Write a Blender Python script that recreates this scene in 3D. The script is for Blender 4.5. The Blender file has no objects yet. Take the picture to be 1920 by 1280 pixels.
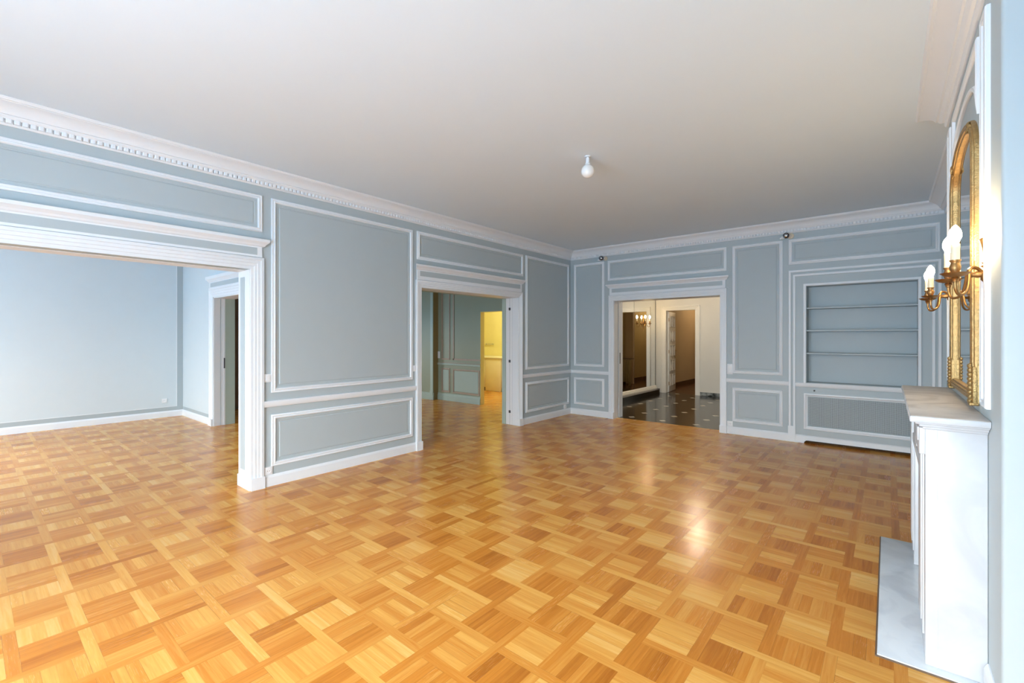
import bpy, bmesh, math, random
from mathutils import Vector, Matrix
PI = math.pi
S = bpy.context.scene
COL = S.collection

# ------------------------------------------------------------------ camera
cam_d = bpy.data.cameras.new('camera'); cam = bpy.data.objects.new('camera', cam_d); COL.objects.link(cam)
cam_d.sensor_width = 36.0; cam_d.lens = 851.19 / 1920 * 36.0
cam_d.shift_y = -9.18 / 1920; cam_d.clip_start = 0.02
cam.location = (4.6246, -7.3188, 1.45); cam.rotation_euler = (PI / 2, 0, math.radians(39.6476))
S.camera = cam
# ------------------------------------------------------------------ daylight and exposure
W = bpy.data.worlds.new('daylight'); S.world = W; W.use_nodes = True
wn = W.node_tree; wn.nodes.clear()
wo = wn.nodes.new('ShaderNodeOutputWorld'); wb = wn.nodes.new('ShaderNodeBackground')
tc = wn.nodes.new('ShaderNodeTexCoord'); sx = wn.nodes.new('ShaderNodeSeparateXYZ'); cr = wn.nodes.new('ShaderNodeValToRGB')
re_ = cr.color_ramp.elements                     # bright ground below the horizon, overcast sky growing brighter with height
re_[0].position = 0.46; re_[0].color = (0.22, 0.37, 0.52, 1)
re_[1].position = 0.66; re_[1].color = (0.88, 0.95, 1.00, 1)
q_ = re_.new(0.49); q_.color = (0.22, 0.37, 0.51, 1)
q_ = re_.new(0.515); q_.color = (0.43, 0.505, 0.57, 1)
mr_ = wn.nodes.new('ShaderNodeMapRange'); mr_.inputs[1].default_value = -1; mr_.inputs[2].default_value = 1
wn.links.new(tc.outputs['Generated'], sx.inputs[0]); wn.links.new(sx.outputs['Z'], mr_.inputs[0]); wn.links.new(mr_.outputs[0], cr.inputs[0])
wn.links.new(cr.outputs[0], wb.inputs[0]); wn.links.new(wb.outputs[0], wo.inputs[0])
wb.inputs[1].default_value = 17.5
S.view_settings.view_transform = 'Standard'; S.view_settings.look = 'None'
S.view_settings.gamma = 1.0; S.view_settings.use_curve_mapping = False
S.view_settings.exposure = 0.58
def portal(name, loc, rot, w, h):
    d = bpy.data.lights.new(name, 'AREA'); d.shape = 'RECTANGLE'; d.size = w; d.size_y = h; d.energy = 1
    d.cycles.is_portal = True
    o = bpy.data.objects.new(name, d); COL.objects.link(o); o.location = loc; o.rotation_euler = rot
YW = -9.3   # the window wall behind the camera
portal('window_portal', (3.35, YW - 0.28, 1.3), (PI / 2, 0, 0), 2.9, 2.5)
portal('window_portal', (-3.3, YW - 0.28, 1.3), (PI / 2, 0, 0), 1.8, 2.5)
portal('window_portal', (-5.70, -2.1, 1.5), (PI / 2, 0, -PI / 2), 0.9, 1.0)  # serves the unseen opening added to light the green room
def lamp(name, loc, energy, color, r=0.05):
    d = bpy.data.lights.new(name, 'POINT'); d.energy = energy; d.color = color; d.shadow_soft_size = r
    o = bpy.data.objects.new(name, d); COL.objects.link(o); o.location = loc
lamp('kitchen_lamp_light', (-2.6, 1.0, 2.75), 50, (1.0, 1.0, 0.66), 0.12)
lamp('hall_lamp_light', (1.6, 2.3, 2.6), 40, (1.0, 0.80, 0.58), 0.10)
lamp('passage_lamp_light', (0.9, 7.2, 2.6), 20, (1.0, 0.72, 0.42), 0.08)

# ------------------------------------------------------------------ materials
def srgb(r, g, b):
    f = lambda c: (c / 255 / 12.92) if c / 255 <= 0.04045 else ((c / 255 + 0.055) / 1.055) ** 2.4
    return (f(r), f(g), f(b), 1)
def mat(name, col, rough=0.5, metal=0.0, spec=0.5, noise=0.0, nscale=6.0, coat=0.0, emit=None, estr=0.0, bump=0.0, bscale=80.0):
    m = bpy.data.materials.new(name); m.use_nodes = True
    nt = m.node_tree; b = nt.nodes['Principled BSDF']
    b.inputs['Base Color'].default_value = (*col[:3], 1); b.inputs['Roughness'].default_value = rough
    b.inputs['Metallic'].default_value = metal; b.inputs['Specular IOR Level'].default_value = spec
    b.inputs['Coat Weight'].default_value = coat
    g = nt.nodes.new('ShaderNodeNewGeometry')
    if noise > 0:
        n = nt.nodes.new('ShaderNodeTexNoise'); n.inputs['Scale'].default_value = nscale; n.inputs['Detail'].default_value = 4
        nt.links.new(g.outputs['Position'], n.inputs['Vector'])
        mx = nt.nodes.new('ShaderNodeMix'); mx.data_type = 'RGBA'
        mx.inputs[6].default_value = (*[c * (1 - noise) for c in col[:3]], 1)
        mx.inputs[7].default_value = (*[min(1, c * (1 + noise)) for c in col[:3]], 1)
        nt.links.new(n.outputs['Fac'], mx.inputs[0]); nt.links.new(mx.outputs[2], b.inputs['Base Color'])
    if bump > 0:
        n2 = nt.nodes.new('ShaderNodeTexNoise'); n2.inputs['Scale'].default_value = bscale; n2.inputs['Detail'].default_value = 3
        nt.links.new(g.outputs['Position'], n2.inputs['Vector'])
        bp = nt.nodes.new('ShaderNodeBump'); bp.inputs['Strength'].default_value = bump; bp.inputs['Distance'].default_value = 0.01
        nt.links.new(n2.outputs['Fac'], bp.inputs['Height']); nt.links.new(bp.outputs[0], b.inputs['Normal'])
    if emit:
        b.inputs['Emission Color'].default_value = (*emit[:3], 1); b.inputs['Emission Strength'].default_value = estr
    return m
M = {}
M['blue'] = mat('blue_grey_paint', (0.46, 0.525, 0.545), 0.45, noise=0.02, bump=0.03, bscale=60)
M['pale'] = mat('pale_blue_paint', (0.64, 0.715, 0.745), 0.55, noise=0.02)
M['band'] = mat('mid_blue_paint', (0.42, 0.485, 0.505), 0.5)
M['white'] = mat('white_gloss_paint', (0.815, 0.845, 0.87), 0.38, noise=0.015, bump=0.02, bscale=90)
M['ceil'] = mat('ceiling_paint', (0.74, 0.855, 0.95), 0.8, noise=0.015, nscale=2)
M['green'] = mat('sage_green_paint', (0.33, 0.37, 0.27), 0.5, noise=0.04, nscale=3)
M['greenl'] = mat('pale_sage_paint', (0.43, 0.52, 0.45), 0.5, noise=0.03, nscale=3)
M['greenp'] = mat('faded_pink_moulding_paint', (0.46, 0.36, 0.28), 0.5, noise=0.12, nscale=14)
M['cream'] = mat('cream_paint', (0.72, 0.69, 0.63), 0.55, noise=0.02)
M['creamw'] = mat('ivory_gloss_paint', (0.80, 0.765, 0.70), 0.4, noise=0.02)
M['olive'] = mat('olive_ochre_paint', (0.38, 0.29, 0.13), 0.6, noise=0.08, nscale=3)
M['tan'] = mat('tan_paint', (0.52, 0.40, 0.25), 0.6, noise=0.08, nscale=2)
M['yellow'] = mat('yellow_paint', (0.86, 0.72, 0.30), 0.5, noise=0.03)
M['kitchen'] = mat('cream_laminate', (0.84, 0.74, 0.50), 0.35, noise=0.02)
M['brown'] = mat('dark_brown_wood', (0.16, 0.10, 0.06), 0.45, noise=0.25, nscale=8)
M['darkfl'] = mat('dark_passage_wood', (0.09, 0.035, 0.016), 0.22, noise=0.3, nscale=5)
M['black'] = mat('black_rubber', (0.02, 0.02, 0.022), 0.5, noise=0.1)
M['blackst'] = mat('black_polished_stone', (0.014, 0.014, 0.014), 0.18, noise=0.4, nscale=9)
M['plastic'] = mat('white_plastic', (0.84, 0.85, 0.86), 0.3, noise=0.01)
M['plasticd'] = mat('grey_plastic', (0.10, 0.10, 0.11), 0.4, noise=0.05)
M['ivory'] = mat('ivory_candle_plastic', (0.78, 0.70, 0.50), 0.45, noise=0.06, nscale=60)
M['beige'] = mat('beige_plastic', (0.72, 0.62, 0.47), 0.45, noise=0.04)
M['gold'] = mat('gilded_wood', (0.44, 0.285, 0.115), 0.40, metal=0.75, noise=0.35, nscale=55, bump=0.35, bscale=140)
M['brass'] = mat('aged_brass', (0.36, 0.20, 0.075), 0.36, metal=0.9, noise=0.25, nscale=45, bump=0.1, bscale=150)
M['chrome'] = mat('chrome', (0.7, 0.7, 0.72), 0.15, metal=1.0, noise=0.02)
M['steel'] = mat('dark_steel', (0.10, 0.10, 0.10), 0.4, metal=0.8, noise=0.1)
M['glass'] = mat('mirror_silver', (0.86, 0.88, 0.88), 0.015, metal=1.0, noise=0.005)
M['opal'] = mat('opal_glass', (0.86, 0.86, 0.84), 0.22, noise=0.01)
M['bulb'] = mat('lit_bulb_glass', (1, 0.9, 0.75), 0.3, emit=(1.0, 0.72, 0.40), estr=140, noise=0.01)
M['bulbh'] = mat('lit_hall_bulb_glass', (1, 0.9, 0.75), 0.3, emit=(1.0, 0.70, 0.34), estr=130, noise=0.01)

class E:    # tiny expression helper for shader maths
    nt = None
    def __init__(s, sock): s.s = sock
    @staticmethod
    def op(o, a, b=None, c=None):
        n = E.nt.nodes.new('ShaderNodeMath'); n.operation = o
        for i, v in enumerate((a, b, c)):
            if v is None: continue
            if isinstance(v, E): E.nt.links.new(v.s, n.inputs[i])
            else: n.inputs[i].default_value = v
        return E(n.outputs[0])
    def __add__(s, o): return E.op('ADD', s, o)
    __radd__ = __add__
    def __sub__(s, o): return E.op('SUBTRACT', s, o)
    def __rsub__(s, o): return E.op('SUBTRACT', o, s)
    def __mul__(s, o): return E.op('MULTIPLY', s, o)
    __rmul__ = __mul__
    def __truediv__(s, o): return E.op('DIVIDE', s, o)
    def gt(s, o): return E.op('GREATER_THAN', s, o)
    def lt(s, o): return E.op('LESS_THAN', s, o)
    def floor(s): return E.op('FLOOR', s)
    def fract(s): return E.op('FRACT', s)
    def mod2(s): return E.op('FLOORED_MODULO', s, 2.0)
    def abs(s): return E.op('ABSOLUTE', s)
    def min(s, o): return E.op('MINIMUM', s, o)
    def max(s, o): return E.op('MAXIMUM', s, o)
def comb(nt, x, y, z):
    n = nt.nodes.new('ShaderNodeCombineXYZ')
    for i, v in enumerate((x, y, z)):
        if isinstance(v, E): nt.links.new(v.s, n.inputs[i])
        else: n.inputs[i].default_value = v
    return n.outputs[0]

def parquet():
    m = bpy.data.materials.new('oak_basket_parquet'); m.use_nodes = True
    nt = m.node_tree; b = nt.nodes['Principled BSDF']; E.nt = nt
    g = nt.nodes.new('ShaderNodeNewGeometry'); sp = nt.nodes.new('ShaderNodeSeparateXYZ')
    nt.links.new(g.outputs['Position'], sp.inputs[0])
    x = E(sp.outputs[0]); y = E(sp.outputs[1])
    P = 0.2415; K = 0.805
    X = (x - 3.0) / P; Y = (-4.79 - y) / P
    i = X.floor(); j = Y.floor(); fu = X - i; fv = Y - j
    par = (i + j).mod2()                       # 0 = grain along x
    su = fu.gt(K); sv = fv.gt(K)
    isH = sv * (1.0 - su * par); isV = su * (1.0 - sv * (1.0 - par))
    blk = (1.0 - su) * (1.0 - sv)
    o = isH + blk * (1.0 - par)                # 1 where the grain runs along x
    i0 = i - isH * par; j0 = j - isV * (1.0 - par)
    across = (fv * (1.0 - par) + fu * par) * (4.0 / K)
    k = blk * across.floor() + isH * 7.0 + isV * 9.0
    wnz = nt.nodes.new('ShaderNodeTexWhiteNoise'); wnz.noise_dimensions = '3D'
    nt.links.new(comb(nt, i0, j0, k), wnz.inputs['Vector'])
    rnd = E(wnz.outputs['Value']); scol = nt.nodes.new('ShaderNodeSeparateColor'); nt.links.new(wnz.outputs['Color'], scol.inputs[0])
    rnd2 = E(scol.outputs[1]); rnd3 = E(scol.outputs[2])
    wb2 = nt.nodes.new('ShaderNodeTexWhiteNoise'); wb2.noise_dimensions = '3D'
    nt.links.new(comb(nt, i0, j0, blk * 3.0 + 20.0), wb2.inputs['Vector']); brnd = E(wb2.outputs['Value'])
    # grain
    gx = x * (o * 2.5 + (1.0 - o) * 55.0) + rnd * 37.0; gy = y * (o * 55.0 + (1.0 - o) * 2.5) + rnd2 * 41.0
    gn = nt.nodes.new('ShaderNodeTexNoise'); gn.inputs['Scale'].default_value = 1.0; gn.inputs['Detail'].default_value = 5; gn.inputs['Distortion'].default_value = 0.8
    nt.links.new(comb(nt, gx, gy, rnd3 * 9.0), gn.inputs['Vector']); grain = E(gn.outputs['Fac'])
    fx = x * (o * 14.0 + (1.0 - o) * 260.0) + rnd * 11.0; fy = y * (o * 260.0 + (1.0 - o) * 14.0)
    fn = nt.nodes.new('ShaderNodeTexNoise'); fn.inputs['Scale'].default_value = 1.0; fn.inputs['Detail'].default_value = 2
    nt.links.new(comb(nt, fx, fy, 0.0), fn.inputs['Vector']); fine = E(fn.outputs['Fac'])
    # joints
    pe = across.fract(); pd = E.op('MINIMUM', pe, 1.0 - pe) * (P * K / 4.0)
    bu = E.op('MINIMUM', fu, (fu - K).abs()).min(1.0 - fu) * P; bv = E.op('MINIMUM', fv, (fv - K).abs()).min(1.0 - fv) * P
    hj = bv * sv + bu * (1.0 - sv)
    dj = blk * E.op('MINIMUM', pd, bu.min(bv)) + isH * (bv) + isV * (bu)
    joint = dj.lt(0.0012) * (0.06 + rnd2 * rnd2 * rnd2 * 0.6)
    tone = 0.34 + (o - 0.5) * (blk * 0.26 + (1.0 - blk) * 0.18) + 0.08 + (rnd - 0.5) * 0.28 + (brnd - 0.5) * 0.20 + (grain - 0.5) * 0.50 + (fine - 0.5) * 0.14  # sheen that differs with grain direction is painted into the base tone
    rp = nt.nodes.new('ShaderNodeValToRGB'); nt.links.new(tone.s, rp.inputs[0])
    e = rp.color_ramp.elements
    e[0].position = 0.0; e[0].color = (0.40, 0.125, 0.013, 1)
    e[1].position = 1.0; e[1].color = (0.86, 0.55, 0.20, 1)
    for p_, c_ in ((0.30, (0.60, 0.22, 0.028, 1)), (0.62, (0.76, 0.38, 0.080, 1))):
        q = e.new(p_); q.color = c_
    mx = nt.nodes.new('ShaderNodeMix'); mx.data_type = 'RGBA'
    nt.links.new(rp.outputs[0], mx.inputs[6]); mx.inputs[7].default_value = (0.16, 0.055, 0.012, 1)
    nt.links.new(joint.s, mx.inputs[0]); nt.links.new(mx.outputs[2], b.inputs['Base Color'])
    b.inputs['Specular IOR Level'].default_value = 0.25
    big = nt.nodes.new('ShaderNodeTexNoise'); big.inputs['Scale'].default_value = 3.0; big.inputs['Detail'].default_value = 2
    nt.links.new(g.outputs['Position'], big.inputs['Vector'])
    hgt = E(big.outputs['Fac']) * 0.6 + rnd3 * 0.12 + fine * 0.10 - joint * 0.4
    bp = nt.nodes.new('ShaderNodeBump'); bp.inputs['Strength'].default_value = 0.10; bp.inputs['Distance'].default_value = 0.01
    nt.links.new(hgt.s, bp.inputs['Height']); nt.links.new(bp.outputs[0], b.inputs['Normal'])
    rr = 0.19 + rnd2 * 0.08 + (fine - 0.5) * 0.10
    nt.links.new(rr.s, b.inputs['Roughness'])
    return m
M['parquet'] = parquet()

def hall_floor_mat():
    m = bpy.data.materials.new('black_tile_white_inserts'); m.use_nodes = True
    nt = m.node_tree; b = nt.nodes['Principled BSDF']; E.nt = nt
    g = nt.nodes.new('ShaderNodeNewGeometry'); sp = nt.nodes.new('ShaderNodeSeparateXYZ')
    nt.links.new(g.outputs['Position'], sp.inputs[0])
    x = E(sp.outputs[0]); y = E(sp.outputs[1])
    X = (x - 0.495) / 0.565 + 0.5; Y = (y - 0.375) / 0.549 + 0.5
    u = (X - X.floor() - 0.5).abs() * 0.565; v = (Y - Y.floor() - 0.5).abs() * 0.549
    ins = (u + v).lt(0.066)
    jt = u.lt(0.002).max(v.lt(0.002)) * 0.6
    n = nt.nodes.new('ShaderNodeTexNoise'); n.inputs['Scale'].default_value = 7; n.inputs['Detail'].default_value = 6
    nt.links.new(g.outputs['Position'], n.inputs['Vector'])
    rp = nt.nodes.new('ShaderNodeValToRGB'); nt.links.new(n.outputs['Fac'], rp.inputs[0])
    rp.color_ramp.elements[0].color = (0.007, 0.007, 0.0065, 1); rp.color_ramp.elements[1].color = (0.030, 0.030, 0.027, 1)
    mx = nt.nodes.new('ShaderNodeMix'); mx.data_type = 'RGBA'
    nt.links.new(rp.outputs[0], mx.inputs[6]); mx.inputs[7].default_value = (0.66, 0.60, 0.50, 1); nt.links.new(ins.s, mx.inputs[0])
    m2 = nt.nodes.new('ShaderNodeMix'); m2.data_type = 'RGBA'
    nt.links.new(mx.outputs[2], m2.inputs[6]); m2.inputs[7].default_value = (0.004, 0.004, 0.004, 1); nt.links.new((jt * (1.0 - ins)).s, m2.inputs[0])
    nt.links.new(m2.outputs[2], b.inputs['Base Color']); b.inputs['Roughness'].default_value = 0.14
    return m
M['halltile'] = hall_floor_mat()

def marble(name, base, vein, rough=0.25):
    m = bpy.data.materials.new(name); m.use_nodes = True
    nt = m.node_tree; b = nt.nodes['Principled BSDF']
    g = nt.nodes.new('ShaderNodeNewGeometry')
    n = nt.nodes.new('ShaderNodeTexNoise'); n.inputs['Scale'].default_value = 3.2; n.inputs['Detail'].default_value = 8; n.inputs['Distortion'].default_value = 1.6
    nt.links.new(g.outputs['Position'], n.inputs['Vector'])
    rp = nt.nodes.new('ShaderNodeValToRGB'); nt.links.new(n.outputs['Fac'], rp.inputs[0])
    e = rp.color_ramp.elements
    e[0].position = 0.36; e[0].color = (*vein, 1); e[1].position = 0.56; e[1].color = (*base, 1)
    nt.links.new(rp.outputs[0], b.inputs['Base Color']); b.inputs['Roughness'].default_value = rough
    return m
M['marble'] = marble('white_marble', (0.61, 0.625, 0.64), (0.55, 0.565, 0.585))
M['marbleg'] = marble('grey_marble', (0.72, 0.76, 0.79), (0.60, 0.64, 0.68))
M['marblet'] = marble('warm_grey_marble', (0.62, 0.59, 0.55), (0.46, 0.43, 0.40), 0.55)
M['marbleb'] = marble('black_veined_marble', (0.03, 0.035, 0.035), (0.30, 0.32, 0.32))

# ------------------------------------------------------------------ mesh helpers
class MB:
    def __init__(s): s.v = []; s.f = []
    def add(s, vs, fs, mi=0):
        b = len(s.v); s.v += [tuple(q) for q in vs]; s.f += [(tuple(b + i for i in f), mi) for f in fs]; return s
    def box(s, x0, y0, z0, x1, y1, z1, mi=0):
        x0, x1 = sorted((x0, x1)); y0, y1 = sorted((y0, y1)); z0, z1 = sorted((z0, z1))
        return s.add([(x0, y0, z0), (x1, y0, z0), (x1, y1, z0), (x0, y1, z0), (x0, y0, z1), (x1, y0, z1), (x1, y1, z1), (x0, y1, z1)],
                     [(3, 2, 1, 0), (4, 5, 6, 7), (0, 1, 5, 4), (1, 2, 6, 5), (2, 3, 7, 6), (3, 0, 4, 7)], mi)
    def cbox(s, x0, y0, z0, x1, y1, z1, c=0.004, mi=0):   # chamfered box
        x0, x1 = sorted((x0, x1)); y0, y1 = sorted((y0, y1)); z0, z1 = sorted((z0, z1))
        bm = bmesh.new(); bmesh.ops.create_cube(bm, size=1)
        for v in bm.verts: v.co = (x0 + (v.co.x + .5) * (x1 - x0), y0 + (v.co.y + .5) * (y1 - y0), z0 + (v.co.z + .5) * (z1 - z0))
        bmesh.ops.bevel(bm, geom=list(bm.edges), offset=c, segments=2, profile=0.5, affect='EDGES')
        bm.verts.index_update()
        s.add([v.co for v in bm.verts], [[v.index for v in f.verts] for f in bm.faces], mi); bm.free(); return s
    def rings(s, rings, closed=True, cap=(False, False), mi=0):    # join successive rings of equal length
        n = len(rings[0]); vs = [p for r in rings for p in r]; fs = []
        for k in range(len(rings) - 1):
            for a in range(n if closed else n - 1):
                b_ = (a + 1) % n; fs.append((k * n + a, k * n + b_, (k + 1) * n + b_, (k + 1) * n + a))
        if cap[0]: fs.append(tuple(range(n))[::-1])
        if cap[1]: fs.append(tuple((len(rings) - 1) * n + a for a in range(n)))
        return s.add(vs, fs, mi)
    def lathe(s, prof, c=(0, 0, 0), n=20, mi=0, axis='z', half=False, a0=0.0):
        R = []
        m = n // 2 + 1 if half else n
        for r, z in prof:
            ring = []
            for a in range(m):
                t = a0 + (PI * a / (n // 2) if half else 2 * PI * a / n)
                p = (r * math.cos(t), r * math.sin(t), z)
                if axis == 'x': p = (z, p[0], p[1])
                if axis == 'y': p = (p[0], z, p[1])
                ring.append((c[0] + p[0], c[1] + p[1], c[2] + p[2]))
            R.append(ring)
        return s.rings(R, closed=not half, cap=(True, True) if not half else (False, False), mi=mi)
    def tube(s, pts, r, n=10, mi=0, cap=True):
        P = [Vector(p) for p in pts]; R = []; up = None
        for k, p in enumerate(P):
            d = (P[min(k + 1, len(P) - 1)] - P[max(k - 1, 0)]).normalized()
            if up is None:
                up = Vector((0, 0, 1)) if abs(d.z) < 0.9 else Vector((1, 0, 0))
            a = d.cross(up).normalized(); b_ = a.cross(d).normalized(); up = b_
            rr = r[k] if isinstance(r, (list, tuple)) else r
            R.append([p + rr * (math.cos(2 * PI * t / n) * a + math.sin(2 * PI * t / n) * b_) for t in range(n)])
        return s.rings(R, True, (cap, cap), mi)
    def build(s, name, mats, parent=None, smooth=None):
        me = bpy.data.meshes.new(name); me.from_pydata(s.v, [], [f for f, _ in s.f])
        mats = mats if isinstance(mats, (list, tuple)) else [mats]
        for m_ in mats: me.materials.append(M[m_] if isinstance(m_, str) else m_)
        for p_, (_, mi) in zip(me.polygons, s.f): p_.material_index = mi
        bm = bmesh.new(); bm.from_mesh(me); bmesh.ops.recalc_face_normals(bm, faces=bm.faces); bm.to_mesh(me); bm.free()
        if smooth:
            me.polygons.foreach_set('use_smooth', [True] * len(me.polygons)); me.set_sharp_from_angle(angle=math.radians(smooth))
        me.update()
        o = bpy.data.objects.new(name, me); COL.objects.link(o)
        if parent: o.parent = parent
        return o
def struct(o): o['kind'] = 'structure'; return o
def tag(o, label, cat, group=None):
    o['label'] = label; o['category'] = cat
    if group: o['group'] = group
    return o
def empty(name, loc, rz=0.0):
    o = bpy.data.objects.new(name, None); COL.objects.link(o); o.location = loc; o.rotation_euler = (0, 0, rz); o.empty_display_size = 0.1
    return o
def copy_tree(o, parent=None):
    c = o.copy(); COL.objects.link(c)
    if parent: c.parent = parent
    for ch in list(o.children): copy_tree(ch, c)
    return c
# plane maps: (u along the wall, z up, h out of the wall)
def onL(x0=0.0): return lambda u, z, h: (x0 + h, u, z)         # wall facing +x
def onB(y0=0.0): return lambda u, z, h: (u, y0 - h, z)         # wall facing -y
def onR(x0): return lambda u, z, h: (x0 - h, u, z)             # wall facing -x
MOULD = [(0, 0), (0, .010), (.003, .014), (.011, .017), (.016, .014), (.020, .012), (.026, .019), (.034, .021), (.040, .016), (.043, .007), (.043, 0)]
def frame(mb, pm, u0, z0, u1, z1, prof=MOULD, mi=0, h0=0.0):
    R = []
    for d, h in prof:
        R.append([pm(u0 + d, z0 + d, h0 + h), pm(u1 - d, z0 + d, h0 + h), pm(u1 - d, z1 - d, h0 + h), pm(u0 + d, z1 - d, h0 + h)])
    return mb.rings(R, True, (False, False), mi)
def arch3(mb, pm, u0, u1, z0, z1, prof, mi=0, h0=0.0):        # three-sided frame open at the bottom, profile grows inwards
    R = []
    for d, h in prof:
        R.append([pm(u0 + d, z0, h0 + h), pm(u0 + d, z1 - d, h0 + h), pm(u1 - d, z1 - d, h0 + h), pm(u1 - d, z0, h0 + h)])
    return mb.rings(R, False, (False, False), mi)
def slab(mb, pm, u0, z0, u1, z1, h0, h1, mi=0):
    a = pm(u0, z0, h0); b_ = pm(u1, z1, h1); return mb.box(*a, *b_, mi)
def strip(mb, pm, u0, u1, prof, mi=0, cap=True):              # prof = [(z, h)...] swept along u
    return mb.rings([[pm(u0, z, h) for z, h in prof], [pm(u1, z, h) for z, h in prof]], True, (cap, cap), mi)
NTRIM = [0]
def trim_name(): NTRIM[0] += 1; return 'trim_%d' % NTRIM[0]
def panel(pm, u0, z0, u1, z1, mats=('white', 'blue'), prof=MOULD):
    mb = MB(); frame(mb, pm, u0, z0, u1, z1, prof)
    d = 0.043
    FP = [(d, 0), (d, .004), (d + .022, .004), (d + .026, .0005), (d + .034, .0005), (d + .040, .006), (d + .040, .006)]
    frame(mb, pm, u0, z0, u1, z1, FP, 1)
    dd = d + .040
    mb.add([pm(u0 + dd, z0 + dd, .006), pm(u1 - dd, z0 + dd, .006), pm(u1 - dd, z1 - dd, .006), pm(u0 + dd, z1 - dd, .006)], [(0, 1, 2, 3)], 1)
    return struct(mb.build(trim_name(), list(mats), smooth=35))

# ------------------------------------------------------------------ room shell
H = 3.03; RX = 5.15; BX = 4.943; T = 0.27
BY0, BY1 = -4.90, -3.03          # the chimney breast
# floors
mb = MB(); mb.box(-6.2, YW - .3, -0.12, 5.6, 0.16, 0.0); mb.box(-5.8, 0.16, -0.12, -0.5, 2.6, 0.0); struct(mb.build('floor', 'parquet'))
mb = MB(); mb.box(-0.5, 0.16, -0.12, 4.2, 4.40, -0.001); struct(mb.build('floor_hall', 'halltile'))
mb = MB(); mb.box(-0.6, 4.40, -0.12, 3.2, 9.3, -0.001); struct(mb.build('floor_passage', 'darkfl'))
# ceilings
mb = MB(); mb.box(-6.2, YW - .3, H, 5.6, 9.3, H + .15); struct(mb.build('ceiling', 'ceil'))
# left wall with its two openings
O1a, O1b = -8.25, -5.60; O2a, O2b = -3.57, -1.575; OH = 2.085
mb = MB()
for y0, y1, z0, z1 in ((YW, O1a, 0, H), (O1a, O1b, OH, H), (O1b, O2a, 0, H), (O2a, O2b, OH, H), (O2b, 0.33, 0, H)):
    mb.box(-T, y0, z0, 0, y1, z1)
struct(mb.build('wall_left', 'blue'))
# back wall with the hall opening and the two recesses
O3a, O3b = 0.894, 2.663
NX0, NX1, NZ0, NZ1, ND = 3.766, 4.900, 0.826, 2.135, 0.22
GX0, GX1, GZ0, GZ1 = 3.765, 4.905, 0.225, 0.645
SX0, SX1, SZ = 3.742, 4.93, 0.040
mb = MB()
for x0, x1, z0, z1 in ((0, O3a, 0, H), (O3a, O3b, OH, H), (O3b, SX0, 0, H), (SX1, RX, 0, H), (SX0, SX1, NZ1, H), (SX0, NX0, 0.1, NZ1), (NX1, SX1, 0.1, NZ1),
                       (NX0, NX1, GZ1, NZ0), (NX0, NX1, 0.1, GZ0)):
    mb.box(x0, 0, z0, x1, 0.33, z1)
mb.box(NX0 - .01, ND, NZ0 - .02, NX1 + .01, 0.33, NZ1 + .02)
mb.box(SX0, 0.15, 0.0, SX1, 0.33, GZ1 + .02, 1)  # back of the recess coloured black to stand for the shade inside
struct(mb.build('wall_back', ['blue', 'black']))
# right wall with the chimney breast (rounded arrises)
mb = MB(); mb.box(RX, YW, 0, RX + .2, 0.33, H); struct(mb.build('wall_right', 'blue'))
def rounded_breast():
    r = 0.014; pts = []
    for k in range(5):
        a = PI / 2 * k / 4; pts.append((BX + r - r * math.sin(a), BY0 + r - r * math.cos(a)))
    pts2 = [(x, -y + BY0 + BY1) for x, y in pts][::-1]
    ring = [(RX, BY0)] + pts + pts2 + [(RX, BY1)]
    mb = MB(); mb.rings([[(x, y, 0) for x, y in ring], [(x, y, H) for x, y in ring]], True, (True, True)); return mb
struct(rounded_breast().build('wall_chimney_breast', 'blue', smooth=40))
# window wall behind the camera, with openings and frames
mb = MB(); wins = [(-4.1, -2.4), (1.9, 4.75)]
xs = [-5.6]
for a, b in wins: xs += [a, b]
xs.append(5.35)
for k in range(0, len(xs), 2): mb.box(xs[k], YW - .25, 0, xs[k + 1], YW, H)
for a, b in wins: mb.box(a, YW - .25, 2.5, b, YW, H); mb.box(a, YW - .25, 0, b, YW, 0.05)
struct(mb.build('wall_front', 'white'))
for n, (a, b) in enumerate(wins):
    mb = MB()
    for x in (a, (a + b) / 2 - .06, b - .07): mb.box(x, YW - .2, 0.05, x + (.12 if a < x < b - .08 else .07), YW - .14, 2.5)
    for z in (0.05, 0.55, 2.43): mb.box(a, YW - .2, z, b, YW - .14, z + .07)
    struct(mb.build('window_%d' % (n + 1), 'white'))

# ------------------------------------------------------------------ side room (left)
LX, EY = -5.407, -4.74
D3a, D3b = -3.80, -2.05; GY0 = -4.45
mb = MB(); mb.box(LX - .2, YW, 0, LX, EY + .3, H)
struct(mb.build('wall_side_room', 'pale'))
mb = MB()
for x0, x1, z0, z1 in ((LX, D3a, 0, H), (D3a, D3b, 2.09, H), (D3b, -T, 0, H)): mb.box(x0, EY, z0, x1, GY0, z1)
struct(mb.build('wall_side_room_end', 'pale'))
pL = onL(LX); pE = onB(EY)
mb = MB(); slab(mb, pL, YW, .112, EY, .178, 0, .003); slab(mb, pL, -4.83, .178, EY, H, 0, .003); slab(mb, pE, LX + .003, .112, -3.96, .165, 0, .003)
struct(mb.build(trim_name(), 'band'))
mb = MB(); slab(mb, pL, YW, .178, -4.83, .186, 0, .004); slab(mb, pL, -4.840, .178, -4.83, H, 0, .005)
struct(mb.build(trim_name(), 'white'))
BASE = [(0, 0), (0, .016), (.085, .016), (.098, .011), (.109, .004), (.109, 0)]
mb = MB(); strip(mb, pL, YW, EY, BASE); strip(mb, pE, LX, -3.96, BASE); struct(mb.build('baseboard_side_room', 'white'))
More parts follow.
